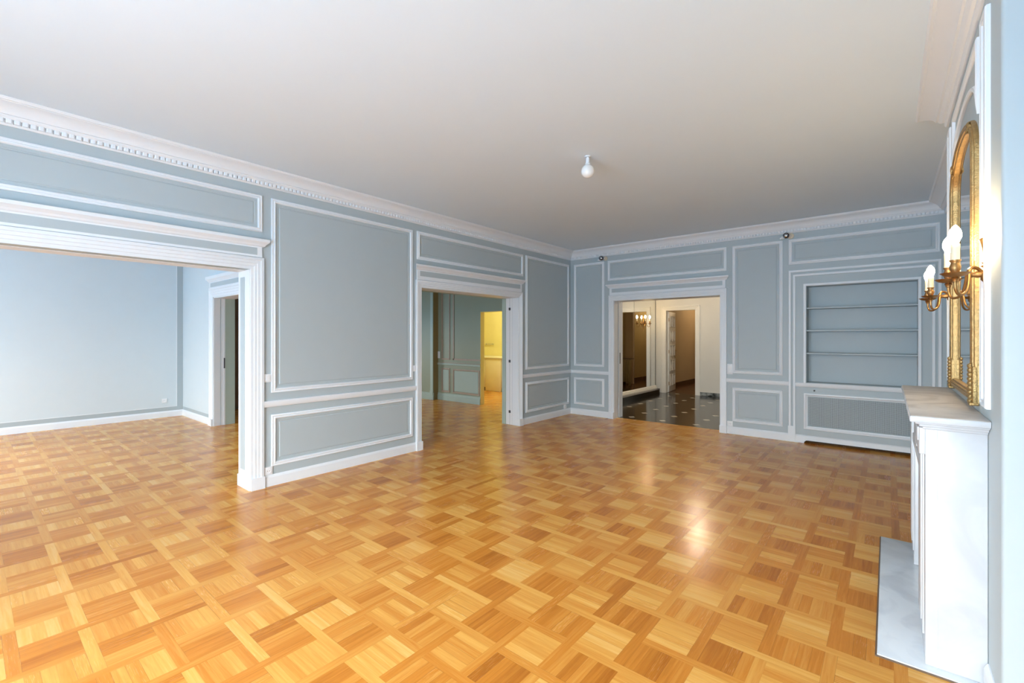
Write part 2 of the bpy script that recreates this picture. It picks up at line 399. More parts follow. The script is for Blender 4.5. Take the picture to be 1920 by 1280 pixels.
# doorway in the end wall
CAS = [(0, 0), (0, .024), (.014, .030), (.022, .030), (.026, .022), (.046, .024), (.050, .017), (.070, .019), (.074, .012), (.096, .012), (.096, 0)]
def doorway(name, pm, u0, u1, top, cas=0.096, scale=1.0, plinth=True, zc=2.37, frieze=(2.225, 2.292), ext=0.03, mats=('white', 'blue')):
    """architrave, frieze panel and cornice around an opening u0..u1"""
    d = empty(name, (0, 0, 0)); d['kind'] = 'structure'
    f = cas / 0.096; prof = [(a * f, h) for a, h in CAS]
    mb = MB(); arch3(mb, pm, u0 - cas, u1 + cas, 0, top + cas, prof)
    if plinth:
        for a, b in ((u0 - cas - .004, u0 + .004), (u1 - .004, u1 + cas + .004)): slab(mb, pm, a, 0, b, .112, 0, .036)
    mb.build('architrave', mats[0], d, smooth=30)
    zt = top + cas + .004
    mb = MB(); slab(mb, pm, u0 - cas + .016, zt, u1 + cas - .016, frieze[1] + .03, 0, .016)
    fr = mb.build('frieze', mats[0], d)
    mb = MB(); slab(mb, pm, u0 - cas + .06, frieze[0], u1 + cas - .06, frieze[1], .014, .0175); mb.build('frieze_panel', mats[1], fr)
    mb = MB(); cp = [(frieze[1] + .012, .016), (frieze[1] + .020, .026), (frieze[1] + .034, .034), (frieze[1] + .048, .050), (frieze[1] + .056, .060), (zc, .062), (zc + .004, .055), (zc + .004, 0), (frieze[1] + .012, 0)]
    R0 = [pm(u0 - cas + .016 - h * .9, z, h) for z, h in cp]; R1 = [pm(u1 + cas - .016 + h * .9, z, h) for z, h in cp]
    mb.rings([R0, R1], True, (True, True)); mb.build('cornice', mats[0], d)
    return d
d3 = doorway('door_3', pE, D3a, D3b, 2.09, cas=.15, zc=2.42, frieze=(2.25, 2.318))
mb = MB()   # jamb lining and pocket-door edge on the left side of the doorway
mb.box(D3a, -4.74, 0, D3a + .012, -4.645, 2.09); mb.box(D3a, -4.632, 0, D3a + .012, -4.60, 2.09)
mb.build('jamb', 'white', d3)
mb = MB(); mb.box(D3a, -4.60, 0, D3a + .016, -4.575, 2.08); le = mb.build('sliding_leaf_edge', 'white', d3)
mb = MB(); mb.box(D3a + .016, -4.598, .93, D3a + .019, -4.578, 1.10); mb.build('finger_pull', 'plasticd', le)
mb = MB(); mb.box(D3a - .01, -4.575, 0, D3a + .014, -4.43, 2.09); mb.build('inner_jamb', 'greenl', d3)
mb = MB(); mb.box(D3a, -4.74, 2.07, D3b, -4.45, 2.09); mb.build('head_lining', 'white', d3)

# ------------------------------------------------------------------ main room: left wall joinery
pA = onL(0.0); pB = onB(0.0)
CR = [(2.885, 0), (2.885, .012), (2.892, .016), (2.896, .020), (2.922, .020), (2.924, .034), (2.934, .046), (2.940, .050), (2.946, .050), (2.947, .062), (2.956, .066),
      (2.972, .076), (2.990, .096), (3.003, .122), (3.008, .140), (3.012, .142), (3.012, .156), (3.020, .160), (3.024, .165), (3.031, .165), (3.031, 0)]
def crown(pm, u0, u1, e0=-1, e1=-1, teeth=True, phase=0.0):
    mb = MB()
    mb.rings([[pm(u0 - e0 * h, z, h) for z, h in CR], [pm(u1 + e1 * h, z, h) for z, h in CR]], True, (True, True))
    if teeth:
        per = 0.0385; n = int((u1 - u0 - .08) / per)
        for k in range(n):
            c = u0 + .04 + phase + (k + .5) * per
            w = .0166
            # rounded little block
            sec = [(c - w, .018), (c - w, .030), (c - w * .55, .038), (c + w * .55, .038), (c + w, .030), (c + w, .018)]
            mb.rings([[pm(u, 2.897, h) for u, h in sec], [pm(u, 2.926, h) for u, h in sec]], True, (True, True))
    return struct(mb.build(trim_name(), 'white', smooth=30))
crown(pA, YW, 0.0, 0, -1)
crown(pB, 0.0, RX, -1, -1)
crown(onR(RX), BY1, 0.0, -1, -1, teeth=False)
crown(onR(BX), BY0, BY1, 1, 1, teeth=False)
mb = MB(); mb.rings([[(RX, BY1 + h, z) for z, h in CR], [(BX - 0, BY1 + h, z) for z, h in CR]], True, (True, True)); struct(mb.build(trim_name(), 'white', smooth=30))
mb = MB(); mb.rings([[(RX, BY0 - h, z) for z, h in CR], [(BX, BY0 - h, z) for z, h in CR]], True, (True, True)); struct(mb.build(trim_name(), 'white', smooth=30))
crown(onR(RX), YW, BY0, 0, -1, teeth=False)
# panels of the left wall
ZU0, ZU1, ZL0, ZL1 = 0.904, 2.795, 0.189, 0.690
ZR0, ZR1 = 0.767, 0.827
panel(pA, -5.414, ZU0, -3.709, ZU1); panel(pA, -5.414, ZL0, -3.709, ZL1)
panel(pA, -1.389, ZU0, -0.073, ZU1); panel(pA, -1.389, ZL0, -0.073, ZL1)
panel(pA, -3.641, 2.436, -1.463, 2.795); panel(pA, -8.4, 2.447, -5.495, 2.803)
RAIL = [(ZR0, 0), (ZR0, .012), (ZR0 + .008, .018), (ZR0 + .030, .022), (ZR1 - .010, .024), (ZR1 - .002, .020), (ZR1, .012), (ZR1, 0)]
mb = MB(); strip(mb, pA, O1b + .10, O2a - .09, RAIL); struct(mb.build(trim_name(), 'white', smooth=30))
mb = MB(); strip(mb, pA, O2b + .09, 0, RAIL); struct(mb.build(trim_name(), 'white', smooth=30))
mb = MB(); strip(mb, pA, O1b + .10, O2a - .09, BASE); strip(mb, pA, O2b + .09, 0, BASE); struct(mb.build('baseboard_left', 'white'))
# big opening to the side room
d1 = doorway('door_1', pA, O1a, O1b, OH, cas=.115, zc=2.372)
mb = MB()
mb.box(-T, O1b - .006, 0, 0, O1b + .002, OH); mb.box(-T, O1a - .002, 0, 0, O1a + .006, OH)
mb.box(-T - .01, O1b - .014, 0, .012, O1b, .11)
mb.box(-T, O1a, OH - .006, -.095, O1b, OH + .002)
jb = mb.build('jamb', 'white', d1)
mb = MB(); mb.box(-.215, O1b - .010, .175, -.115, O1b - .004, 2.02); mb.build('jamb_panel', 'blue', jb)
mb = MB(); mb.box(-.095, O1a, OH - .002, .0, O1b, OH + .03); mb.build('track_slot', 'band', d1)  # strip of the darker blue along the front of the soffit
# doorway to the green room
d2 = doorway('door_2', pA, O2a, O2b, OH, cas=.088, zc=2.366)
mb = MB(); mb.box(-.124, O2b - .006, 0, 0, O2b + .002, OH); mb.box(-T, O2a - .002, 0, 0, O2a + .006, OH); mb.box(-T, O2a, OH - .006, 0, O2b, OH + .002)
mb.build('jamb', 'white', d2)
mb = MB(); mb.box(-.262, O2b - .002, 0, -.184, O2b + .002, OH); mb.box(-.180, O2b - .002, 0, -.129, O2b + .002, OH)
le = mb.build('folding_leaf_edge', 'plastic', d2)
mb = MB(); mb.box(-.184, O2b - .001, 0, -.180, O2b + .002, OH); mb.box(-.129, O2b - .001, 0, -.124, O2b + .002, OH); mb.build('leaf_gap', 'black', d2)
for z in (1.905, 1.045, .215):
    mb = MB(); mb.cbox(-.200, O2b - .010, z - .022, -.162, O2b - .002, z + .022, .003); mb.build('hinge', 'steel', le)
mb = MB(); mb.box(-.345, O2b - .008, 0, -.264, O2b + .10, OH + .1); mb.box(-.345, O2a - .10, 0, -.264, O2a + .008, OH + .1); mb.box(-.345, O2a, OH - .008, -.264, O2b, OH + .1)
mb.build('inner_jamb', 'greenl', d2)

# ------------------------------------------------------------------ main room: back wall joinery
panel(pB, 0.080, ZU0, 0.709, ZU1); panel(pB, 0.080, ZL0, 0.709, ZL1)
panel(pB, 2.836, ZU0, 3.488, ZU1); panel(pB, 2.836, ZL0, 3.488, ZL1)
panel(pB, 0.780, 2.440, 2.755, 2.795); panel(pB, 3.559, 2.446, 5.097, 2.795)
mb = MB(); strip(mb, pB, 0.0, O3a - .09, RAIL); struct(mb.build(trim_name(), 'white', smooth=30))
mb = MB(); strip(mb, pB, O3b + .09, 3.559, RAIL); struct(mb.build(trim_name(), 'white', smooth=30))
mb = MB(); strip(mb, pB, 3.640, 5.053, [(z - .004, h) for z, h in RAIL]); struct(mb.build(trim_name(), 'white', smooth=30))
# baseboards (with the air slot cut under the radiator cover)
mb = MB(); strip(mb, pB, 0, O3a - .09, BASE); strip(mb, pB, O3b + .09, SX0, BASE); strip(mb, pB, SX1, RX, BASE)
n = 8; top = [(SX0 + .040 - .040 * math.cos(PI / 2 * k / n), .040 * math.sin(PI / 2 * k / n)) for k in range(n + 1)] + [(SX1, .040)]
for (xa, za), (xb, zb) in zip(top, top[1:]):
    mb.add([(xa, -.016, za), (xb, -.016, zb), (xb, -.016, .098), (xa, -.016, .098), (xa, -.004, .109), (xb, -.004, .109), (xa, 0, .109), (xb, 0, .109), (xa, .02, za), (xb, .02, zb)],
           [(0, 1, 2, 3), (3, 2, 5, 4), (4, 5, 7, 6), (0, 8, 9, 1)])
struct(mb.build('baseboard_back', 'white'))
mb = MB(); strip(mb, onR(RX), BY1, 0, BASE); strip(mb, onR(RX), YW, BY0, BASE); strip(mb, onR(BX), BY0, -4.64, BASE); strip(mb, onR(BX), -3.18, BY1, BASE)
strip(mb, onB(BY0), BX - .016, RX, BASE); struct(mb.build('baseboard_right', 'white'))
d4 = doorway('door_4', pB, O3a, O3b, OH, cas=.093, zc=2.366)
mb = MB(); mb.box(O3a - .002, 0, 0, O3a + .006, .15, OH); mb.box(O3b - .006, 0, 0, O3b + .002, .33, OH); mb.box(O3a, 0, OH - .006, O3b, .33, OH + .002)
mb.box(O3a - .002, .175, 0, O3a + .012, .25, OH); mb.box(O3a - .002, .265, 0, O3a + .006, .33, OH)
jb = mb.build('jamb', 'white', d4)
mb = MB(); mb.box(O3a - .002, .15, 0, O3a + .002, .33, OH); mb.build('pocket_gap', 'steel', d4)
mb = MB(); mb.box(O3a + .012, .20, .96, O3a + .015, .225, 1.16); mb.build('finger_pull', 'steel', jb)
# niche surround mouldings
U1 = [(0, 0), (0, .012), (.006, .016), (.024, .016), (.030, .010), (.030, 0)]
mb = MB(); arch3(mb, pB, 3.559, 5.109, .112, 2.364, U1); struct(mb.build(trim_name(), 'white', smooth=30))
mb = MB(); arch3(mb, pB, 3.612, 5.055, .112, 2.305, U1); struct(mb.build(trim_name(), 'white', smooth=30))
mb = MB(); slab(mb, pB, 3.553, 0, 3.642, .215, 0, .019); slab(mb, pB, 5.025, 0, 5.115, .215, 0, .019); struct(mb.build(trim_name(), 'white'))
NF = [(0, 0), (0, .014), (.006, .019), (.026, .019), (.034, .012), (.034, -.004)]
mb = MB(); arch3(mb, pB, 3.733, 4.934, .822, 2.170, NF); struct(mb.build(trim_name(), 'white', smooth=30))
# the three shelves of the niche
for k, z in enumerate((1.836, 1.530, 1.221)):
    mb = MB(); mb.cbox(NX0 + .001, .008, z - .009, NX1 - .001, ND - .001, z + .009, .002)
    tag(mb.build('niche_shelf', 'blue'), ('top shelf of the three thin blue shelves in the wall niche', 'middle shelf of the three thin blue shelves in the wall niche',
        'lowest shelf of the three thin blue shelves in the wall niche')[k], 'shelf', 'shelves in the wall niche')
# radiator cover with perforated sheet
rc = empty('radiator_cover', (4.335, 0, .112)); tag(rc, 'blue radiator cover panel with perforated grille and white frame under the niche', 'radiator cover')
def local(o_, mbx):   # move a world-space mesh under an unrotated empty
    mbx.v = [(x - o_.location.x, y - o_.location.y, z - o_.location.z) for x, y, z in mbx.v]; return mbx
mb = MB()
for x0, x1, z0, z1 in ((3.645, GX0, .114, .757), (GX1, 5.022, .114, .757), (GX0, GX1, GZ1, .757), (GX0, GX1, .114, GZ0)): mb.box(x0, -.008, z0, x1, -.0005, z1)
local(rc, mb).build('panel', 'blue', rc)
mb = MB(); frame(mb, pB, 3.737, .190, 4.933, .683, [(0, .008), (0, .018), (.005, .024), (.018, .026), (.028, .020), (.034, .012), (.042, .010), (.042, -.002)]); local(rc, mb).build('frame', 'white', rc, smooth=30)
mb = MB(); nx, nz = 92, 36; cw = (GX1 - GX0) / nx; ch = (GZ1 - GZ0) / nz; a = .22
for i in range(nx):
    for j in range(nz):
        x0 = GX0 + i * cw; z0 = GZ0 + j * ch; x1 = x0 + cw; z1 = z0 + ch
        o4 = [(x0, 0, z0), (x1, 0, z0), (x1, 0, z1), (x0, 0, z1)]
        if i < 2 or j < 1 or i > nx - 3 or j > nz - 2: mb.add(o4, [(0, 1, 2, 3)]); continue
        i4 = [(x0 + a * cw, 0, z0 + a * ch), (x1 - a * cw, 0, z0 + a * ch), (x1 - a * cw, 0, z1 - a * ch), (x0 + a * cw, 0, z1 - a * ch)]
        mb.add(o4 + i4, [(0, 1, 5, 4), (1, 2, 6, 5), (2, 3, 7, 6), (3, 0, 4, 7)])
local(rc, mb).build('perforated_grille', 'blue', rc)
mb = MB(); mb.lathe([(.004, 0), (.010, 0), (.010, -.004), (.007, -.008), (.011, -.016), (.010, -.022), (.004, -.025)], (3.859, -.008, .722), 14, axis='y'); local(rc, mb).build('knob', 'steel', rc, smooth=40)

# ------------------------------------------------------------------ chimney breast: mouldings
pC = onR(BX); MC = -3.91
panel_prof = [(0, 0), (0, .012), (.004, .017), (.014, .019), (.022, .014), (.026, .018), (.032, .016), (.036, .006), (.036, 0)]
for a, b in ((-4.676, -4.540), (-3.280, -3.144)):
    mb = MB(); frame(mb, pC, a, 1.155, b, 2.795, panel_prof); struct(mb.build(trim_name(), 'white', smooth=30))
def arch_z(dy, w, zs, h, n=2.3): t = min(1.0, abs(dy) / w); return zs + h * (1 - t ** n) ** (1 / n)
# spandrel frame above the mirror
def spandrel():
    w = .505; zt = 2.795; N = 40
    ys = [MC - w * math.cos(PI * k / N) for k in range(N + 1)]
    mb = MB(); prof = [(0, 0), (0, .012), (.008, .017), (.022, .015), (.028, .006), (.028, 0)]
    R = []
    for d, h in prof:
        ring = [pC(MC - w + d, zt - d, h)]
        for y in ys:
            dy = (y - MC) * (w - d) / w
            ring.append(pC(MC + dy, arch_z(dy, w, 2.45, .205) + d, h))
        ring.append(pC(MC + w - d, zt - d, h))
        R.append(ring)
    mb.rings(R, True); return mb
struct(spandrel().build(trim_name(), 'white', smooth=30))

# ------------------------------------------------------------------ gilded mirror
mr = empty('wall_mirror', (BX, MC, 1.145)); tag(mr, 'tall arched wall mirror in a reeded gold frame above the mantelpiece', 'mirror')
MW, MZ0, MZS, MH = .480, 1.145, 2.29, .245
def outline(d, n=44):
    """closed outline of the mirror inset by d: (y, z)"""
    w = MW - d; pts = [(-w, MZ0 + d)]
    for k in range(n + 1):
        dy = -w * math.cos(PI * k / n)
        pts.append((dy, arch_z(dy, w, MZS, MH - d, 2.3)))
    pts.append((w, MZ0 + d))
    return pts
FR = []
for k in range(7): FR += []
reed = [(0, 0), (0, .008)]
for c in (.006, .016, .026, .036, .046):
    for t in range(5):
        a = PI * t / 4; base = .008 + .016 * math.sin(PI * (c / .052))
        reed.append((c - .0045 * math.cos(a), base + .0050 * math.sin(a)))
reed += [(.052, .008), (.052, .003)]
mb = MB(); mb.rings([[(-h, y, z - MZ0) for y, z in outline(d)] for d, h in reed], True); mb.build('frame', 'gold', mr, smooth=50)
mb = MB(); pts = outline(.050); mb.add([(-.004, y, z - MZ0) for y, z in pts], [tuple(range(len(pts)))]); mb.build('mirror_glass', 'glass', mr)
def leaf_cluster(y, z0, z1, s):   # carved foliage block on the frame foot
    mb = MB()
    for k in range(9):
        f = k / 8; z = z0 + .012 + (z1 - z0 - .016) * f
        for q in (-1, 1):
            w_ = .017 * (1 - .35 * f); R = []
            for t in range(9):
                a = PI * t / 8; rr = math.sin(a); u = -math.cos(a)
                c = Vector((-.024 - .006 * math.sin(a), y + q * (.013 + .006 * u), z + .014 * u))
                R.append([c + Vector((-.008 * rr * math.cos(p_), q * w_ * .62 * rr * math.sin(p_) + .0, .004 * rr * math.cos(p_))) for p_ in [2 * PI * n_ / 8 for n_ in range(8)]])
            mb.rings(R, True)
        mb.lathe([(.001, -.009), (.006, -.005), (.007, 0), (.005, .006), (.001, .010)], (-.030, y, z + .006), 8)
    mb.cbox(-.024, y - .026, z0, -.001, y + .026, z1, .006)
    mb.cbox(-.034, y - .028, z0 - .004, -.001, y + .028, z0 + .010, .004)
    return mb
for y in (-MW + .026, MW - .026):
    leaf_cluster(y, -.006, .17, 1).build('carved_foot', 'gold', mr, smooth=50)
def ribbon(y, z, ang):
    mb = MB(); ca, sa = math.cos(ang), math.sin(ang)
    for k in range(-3, 4):
        R = []
        for t in range(9):
            a = PI * t / 8; u = -.028 * math.cos(a); h = .008 + .019 * math.sin(a)
            w_ = k * .006 + .005 * math.sin(5 * a + k)
            R.append([(-h - dz_, y + u * ca - (w_ + dw) * sa, z + u * sa + (w_ + dw) * ca) for dw, dz_ in ((-.004, 0), (0, .006), (.004, 0), (0, -.004))])
        mb.rings(R, True, (True, True))
    return mb
for q in (-1, 1): ribbon(q * .36, arch_z(.36, MW - .026, MZS, MH - .026, 2.3) - MZ0, -q * .65).build('carved_ribbon', 'gold', mr, smooth=50)

# ------------------------------------------------------------------ fireplace
mt = empty('mantelpiece', (BX, MC, 0.012)); tag(mt, 'white marble fireplace mantelpiece with grey top below the gold mirror', 'fireplace')
X0 = 4.750; YN, YF = -4.625, -3.195; ZS0, ZS1 = 1.082, 1.110
lm = lambda mbx: local(mt, mbx)
mb = MB(); mb.cbox(4.699, -4.705, ZS0 + .002, BX, -3.115, ZS1, .004); mb.build('shelf_edge', 'marble') if False else None
sh = lm(mb).build('shelf', 'marblet', mt, smooth=40)
mb = MB(); mb.cbox(4.6965, -4.7075, ZS0, BX - .001, -3.1125, ZS1 - .003, .003); lm(mb).build('nosing', 'marble', sh, smooth=40)
mb = MB()
for k, (dx, z0, z1) in enumerate(((.014, 1.071, 1.084), (.028, 1.058, 1.073), (.040, 1.046, 1.060))):
    mb.cbox(4.700 + dx, -4.705 + dx * 1.6, z0, BX - .001, -3.115 - dx * 1.6, z1, .004)
lm(mb).build('bed_moulding', 'marble', mt, smooth=40)
def leg(y0, y1, inner):     # outer block, stepped pilaster, cap
    mb = MB()
    mb.cbox(X0, y0, .012, BX - .001, y1, 1.048, .003)
    ya, yb = (y0 + .09, y1) if inner > 0 else (y0, y1 - .09)
    mb.cbox(X0 - .006, min(ya, yb), .10, X0 + .02, max(ya, yb), 1.04, .003)
    mb.cbox(X0 - .011, min(ya, yb) + .03, .15, X0 + .02, max(ya, yb) - (-.0 if inner > 0 else 0.0), .93, .003)
    mb.cbox(X0 - .020, y0 + .015, .93, X0 + .02, y1 - .005, 1.048, .004)
    mb.cbox(X0 - .026, y0 + .035, .985, X0 + .02, y1 - .030, 1.048, .004)
    return mb
lm(leg(YN, -4.33, 1)).build('leg', 'marble', mt, smooth=40)
lm(leg(-3.49, YF, -1)).build('leg', 'marble', mt, smooth=40)
mb = MB(); mb.box(4.7875, YN - .0015, .012, 4.7895, YN + .004, 1.046); lm(mb).build('joint', 'marbleg', mt)
mb = MB(); mb.cbox(X0, -4.34, .775, BX - .001, -3.48, 1.048, .003); mb.cbox(X0 - .008, -4.34, .80, X0 + .02, -3.48, .845, .005); mb.cbox(X0 - .010, -4.05, .86, X0 + .02, -3.77, 1.046, .004)
lm(mb).build('lintel', 'marble', mt, smooth=40)
mb = MB(); mb.box(4.90, -4.34, .012, BX - .001, -3.48, .78); lm(mb).build('firebox_panel', 'marbleg', mt)
# carved running ornament on the inner faces of the legs
def ornament(yface, sgn):
    mb = MB()
    mb.cbox(X0 + .004, yface, .03, X0 + .075, yface + sgn * .006, .775, .002)
    for k in range(15):
        z = .065 + k * .047
        pts = []
        for t in range(15):
            a = 2.4 * PI * t / 14; r_ = .017 * (1 - t / 18)
            pts.append((X0 + .036 + r_ * math.cos(a), yface + sgn * .010, z + r_ * math.sin(a)))
        mb.tube(pts, [.0046 * (1 - t / 20) for t in range(15)], 6)
        mb.tube([(X0 + .020, yface + sgn * .009, z + .012), (X0 + .040, yface + sgn * .012, z + .026), (X0 + .060, yface + sgn * .009, z + .036)], [.002, .005, .002], 6)
    return mb
lm(ornament(-3.49, -1)).build('carved_inner_panel', 'marble', mt, smooth=50)
lm(ornament(-4.33, 1)).build('carved_inner_panel', 'marble', mt, smooth=50)
mb = MB(); mb.cbox(4.585, -4.672, 0.0, BX - .001, -3.100, .011, .003)
he = tag(mb.build('hearth_slab', 'marbleg', smooth=40), 'pale grey marble hearth slab in the floor before the mantelpiece', 'hearth')
mb = MB()
for x0, y0, x1, y1 in ((4.578, -4.679, 4.585, -3.093), (4.585, -4.679, BX - .02, -4.672), (4.585, -3.1, BX - .02, -3.093)): mb.box(x0, y0, 0, x1, y1, .006)
mb.build('border', 'brown', he)

# ------------------------------------------------------------------ candle sconces
AS = .135     # half spread of the two arms
def make_sconce(bulbmat):
    """local: wall plane x=0, outward +x, z=0 at the arm boss"""
    r = empty('wall_sconce', (0, 0, 0))
    mb = MB()
    prof = [(.002, .205), (.005, .20), (.003, .19), (.007, .178), (.011, .168), (.006, .158), (.024, .150), (.026, .146), (.020, .125), (.014, .10), (.012, .07), (.012, .055), (.018, .05), (.010, .043), (.020, .036), (.010, .028), (.016, .02), (.012, .01), (.020, .005), (.020, -.02), (.012, -.03), (.010, -.06), (.006, -.12), (.004, -.155), (.007, -.165), (.004, -.172), (.010, -.182), (.004, -.19), (.006, -.20), (.001, -.228)]
    mb.lathe(prof, (0.0015, 0, 0), 20, half=True, a0=-PI / 2); mb.box(0, -.011, -.03, .003, .011, .05)
    bp = mb.build('back_plate', 'brass', r, smooth=50)
    mb = MB(); mb.lathe([(.006, .01), (.012, .012), (.014, .03), (.010, .042), (.013, .05), (.006, .058)], (0, 0, .002), 12, axis='x'); mb.build('boss', 'brass', bp, smooth=50)
    for q in (-1, 1):
        mb = MB(); pts = []
        ctrl = [(.012, 0, .004), (.028, .06, .026), (.044, .14, .032), (.056, .26, .018), (.060, .40, -.022), (.066, .56, -.060), (.080, .74, -.083), (.098, .90, -.084), (.106, .98, -.066), (.108, 1.0, -.046), (.108, 1.0, -.030)]
        for k in range(len(ctrl) - 1):
            p0 = Vector(ctrl[max(k - 1, 0)]); p1 = Vector(ctrl[k]); p2 = Vector(ctrl[k + 1]); p3 = Vector(ctrl[min(k + 2, len(ctrl) - 1)])
            for t in range(4):
                f = t / 4
                c = .5 * ((2 * p1) + (-p0 + p2) * f + (2 * p0 - 5 * p1 + 4 * p2 - p3) * f * f + (-p0 + 3 * p1 - 3 * p2 + p3) * f ** 3)
                pts.append((c.x, q * AS * c.y, c.z))
        pts.append((.108, q * AS, -.030))
        mb.tube(pts, .0055, 10); arm = mb.build('arm', 'brass', r, smooth=60)
        c = (.108, q * AS, 0)
        mb = MB(); mb.lathe([(.004, -.036), (.009, -.034), (.010, -.026), (.014, -.022), (.010, -.016), (.034, -.010), (.046, -.001), (.048, .001), (.045, .001), (.030, -.005), (.004, -.006)], c, 24); mb.build('drip_pan', 'brass', arm, smooth=50)
        mb = MB(); mb.lathe([(.004, -.005), (.011, -.003), (.012, .004), (.017, .016), (.0185, .026), (.014, .038), (.013, .044), (.018, .050), (.018, .054), (.004, .054)], c, 18); mb.build('candle_cup', 'brass', arm, smooth=50)
        mb = MB(); mb.lathe([(.004, .053), (.0145, .053), (.0145, .090), (.0150, .104), (.0148, .118), (.0120, .121), (.004, .121)], c, 16)
        cd = mb.build('candle_sleeve', 'ivory', arm, smooth=50)
        mb = MB(); mb.lathe([(.003, .119), (.010, .121), (.013, .130), (.019, .145), (.0205, .158), (.0175, .174), (.010, .188), (.004, .195), (.001, .197)], c, 16); mb.build('bulb', bulbmat, cd, smooth=60)
    return r
s1 = make_sconce('bulb'); s1.location = (BX, -4.605, 1.708); s1.rotation_euler = (0, 0, PI)
tag(s1, 'two-armed brass candle sconce nearest the camera, right of the gold mirror, both bulbs lit', 'wall lamp', 'lit brass candle sconces')
s2 = copy_tree(s1); s2.location = (BX, -3.215, 1.712)
tag(s2, 'two-armed brass candle sconce on the far side of the gold mirror, both bulbs lit', 'wall lamp', 'lit brass candle sconces')

# ------------------------------------------------------------------ ceiling bulb and picture spots
cb = empty('ceiling_lamp', (2.596, -3.83, H)); tag(cb, 'bare round opal bulb in a short white lampholder on the ceiling', 'ceiling lamp')
mb = MB(); mb.lathe([(.004, 0), (.026, 0), (.026, -.006), (.010, -.010), (.009, -.016), (.004, -.016)], (0, 0, 0), 20); mb.build('ceiling_rose', 'white', cb, smooth=40)
mb = MB(); mb.lathe([(.004, -.014), (.016, -.016), (.0165, -.060), (.024, -.064), (.025, -.069), (.018, -.072), (.018, -.075), (.004, -.075)], (0, 0, 0), 20); mb.build('lampholder', 'plastic', cb, smooth=40)
mb = MB(); prof = [(.004, -.066), (.014, -.068), (.016, -.076)]
for k in range(2, 17):
    a = PI * k / 16; prof.append((max(.001, .0575 * math.sin(a)), -.131 + .0575 * math.cos(a)))
mb.lathe(prof, (0, 0, 0), 28); mb.build('globe_bulb', 'opal', cb, smooth=60)
def make_spot():
    """local: wall plane y=0, outward -y"""
    r = empty('wall_spotlight', (0, 0, 0))
    mb = MB(); mb.lathe([(.004, 0), (.038, 0), (.040, -.006), (.036, -.016), (.012, -.020), (.010, -.036), (.004, -.036)], (0, 0, 0), 24, axis='y'); mb.build('base', 'beige', r, smooth=40)
    mb = MB(); mb.tube([(0, -.03, 0), (-.03, -.045, -.004), (-.055, -.05, -.006)], .008, 10); mb.tube([(-.05, -.05, -.005), (-.10, -.055, -.020)], [.022, .022], 14)
    mb.tube([(-.10, -.055, -.020), (-.125, -.057, -.027)], [.016, .012], 12); mb.build('lampholder', 'plastic', r, smooth=40)
    hd = MB(); hd.lathe([(.006, -.02), (.026, -.026), (.036, -.05), (.038, -.085), (.035, -.085), (.034, -.060), (.02, -.05), (.004, -.05)], (-.045, -.01, 0), 22, axis='y'); h = hd.build('head', 'plasticd', r, smooth=40)
    mb = MB(); mb.lathe([(.004, -.052), (.022, -.055), (.030, -.074), (.024, -.086), (.012, -.092), (.002, -.094)], (-.045, -.01, 0), 18, axis='y'); mb.build('reflector_bulb', 'chrome', h, smooth=60)
    return r
w1 = make_spot(); w1.location = (3.585, 0, 2.842); tag(w1, 'small beige wall spotlight under the cornice between the tall panel and the niche', 'wall lamp', 'small spotlights on the back wall')
w2 = copy_tree(w1); w2.location = (0.735, 0, 2.845); tag(w2, 'small beige wall spotlight under the cornice near the corner, left of the hall doorway', 'wall lamp', 'small spotlights on the back wall')

# ------------------------------------------------------------------ switches and sockets
def make_plate(kind, w=.078, n=1):
    """local: wall plane y=0, outward -y, centred"""
    r = empty('light_switch' if kind == 'switch' else 'power_socket', (0, 0, 0)); h = w * n
    mb = MB(); mb.cbox(-w / 2, -.010, -h / 2, w / 2, 0, h / 2, .003); pl = mb.build('cover_plate', 'plastic', r, smooth=40)
    for k in range(n):
        zc = -h / 2 + w * (k + .5)
        mb = MB()
        if kind == 'switch': mb.cbox(-w * .30, -.0155, zc - w * .34, w * .30, -.009, zc + w * .34, .003); mb.build('rocker', 'plastic', r, smooth=40)
        else:
            mb.lathe([(.026, -.009), (.026, -.013), (.021, -.0135), (.019, -.0105), (.003, -.0105)], (0, 0, zc), 24, axis='y')
            f = mb.build('socket_face', 'plastic', r, smooth=40)
            mb = MB()
            for q in (-1, 1): mb.lathe([(.001, -.0104), (.0032, -.0104), (.0032, -.0112), (.001, -.0112)], (q * .0095, 0, zc), 10, axis='y')
            mb.build('pin_hole', 'plasticd', f)
    return r
sw = make_plate('switch'); sk = make_plate('socket'); sw2 = make_plate('switch', .078, 2)
def put(src, used, loc, rz, label, cat, group):
    o = src if not used else copy_tree(src); o.location = loc; o.rotation_euler = (0, 0, rz); return tag(o, label, cat, group)
put(sw, 0, (0, -5.445, 1.048), PI / 2, 'white light switch beside the large opening, left of the big blue panel', 'switch', 'white light switches')
put(sw, 1, (0, -3.672, 1.048), PI / 2, 'white light switch left of the doorway to the green room', 'switch', 'white light switches')
put(sw2, 0, (2.801, 0, .965), 0, 'white double light switch right of the hall doorway', 'switch', 'white light switches')
put(sk, 0, (0, -5.440, .150), PI / 2, 'white power socket at the foot of the large opening, above the baseboard', 'socket', 'white power sockets')
put(sk, 1, (0, -.200, .150), PI / 2, 'white power socket on the left wall near the far corner', 'socket', 'white power sockets')
put(sk, 1, (2.801, 0, .148), 0, 'white power socket at the foot of the hall doorway, right side', 'socket', 'white power sockets')
put(sk, 1, (LX, -5.020, .297), PI / 2, 'white power socket on the pale wall of the side room', 'socket', 'white power sockets')

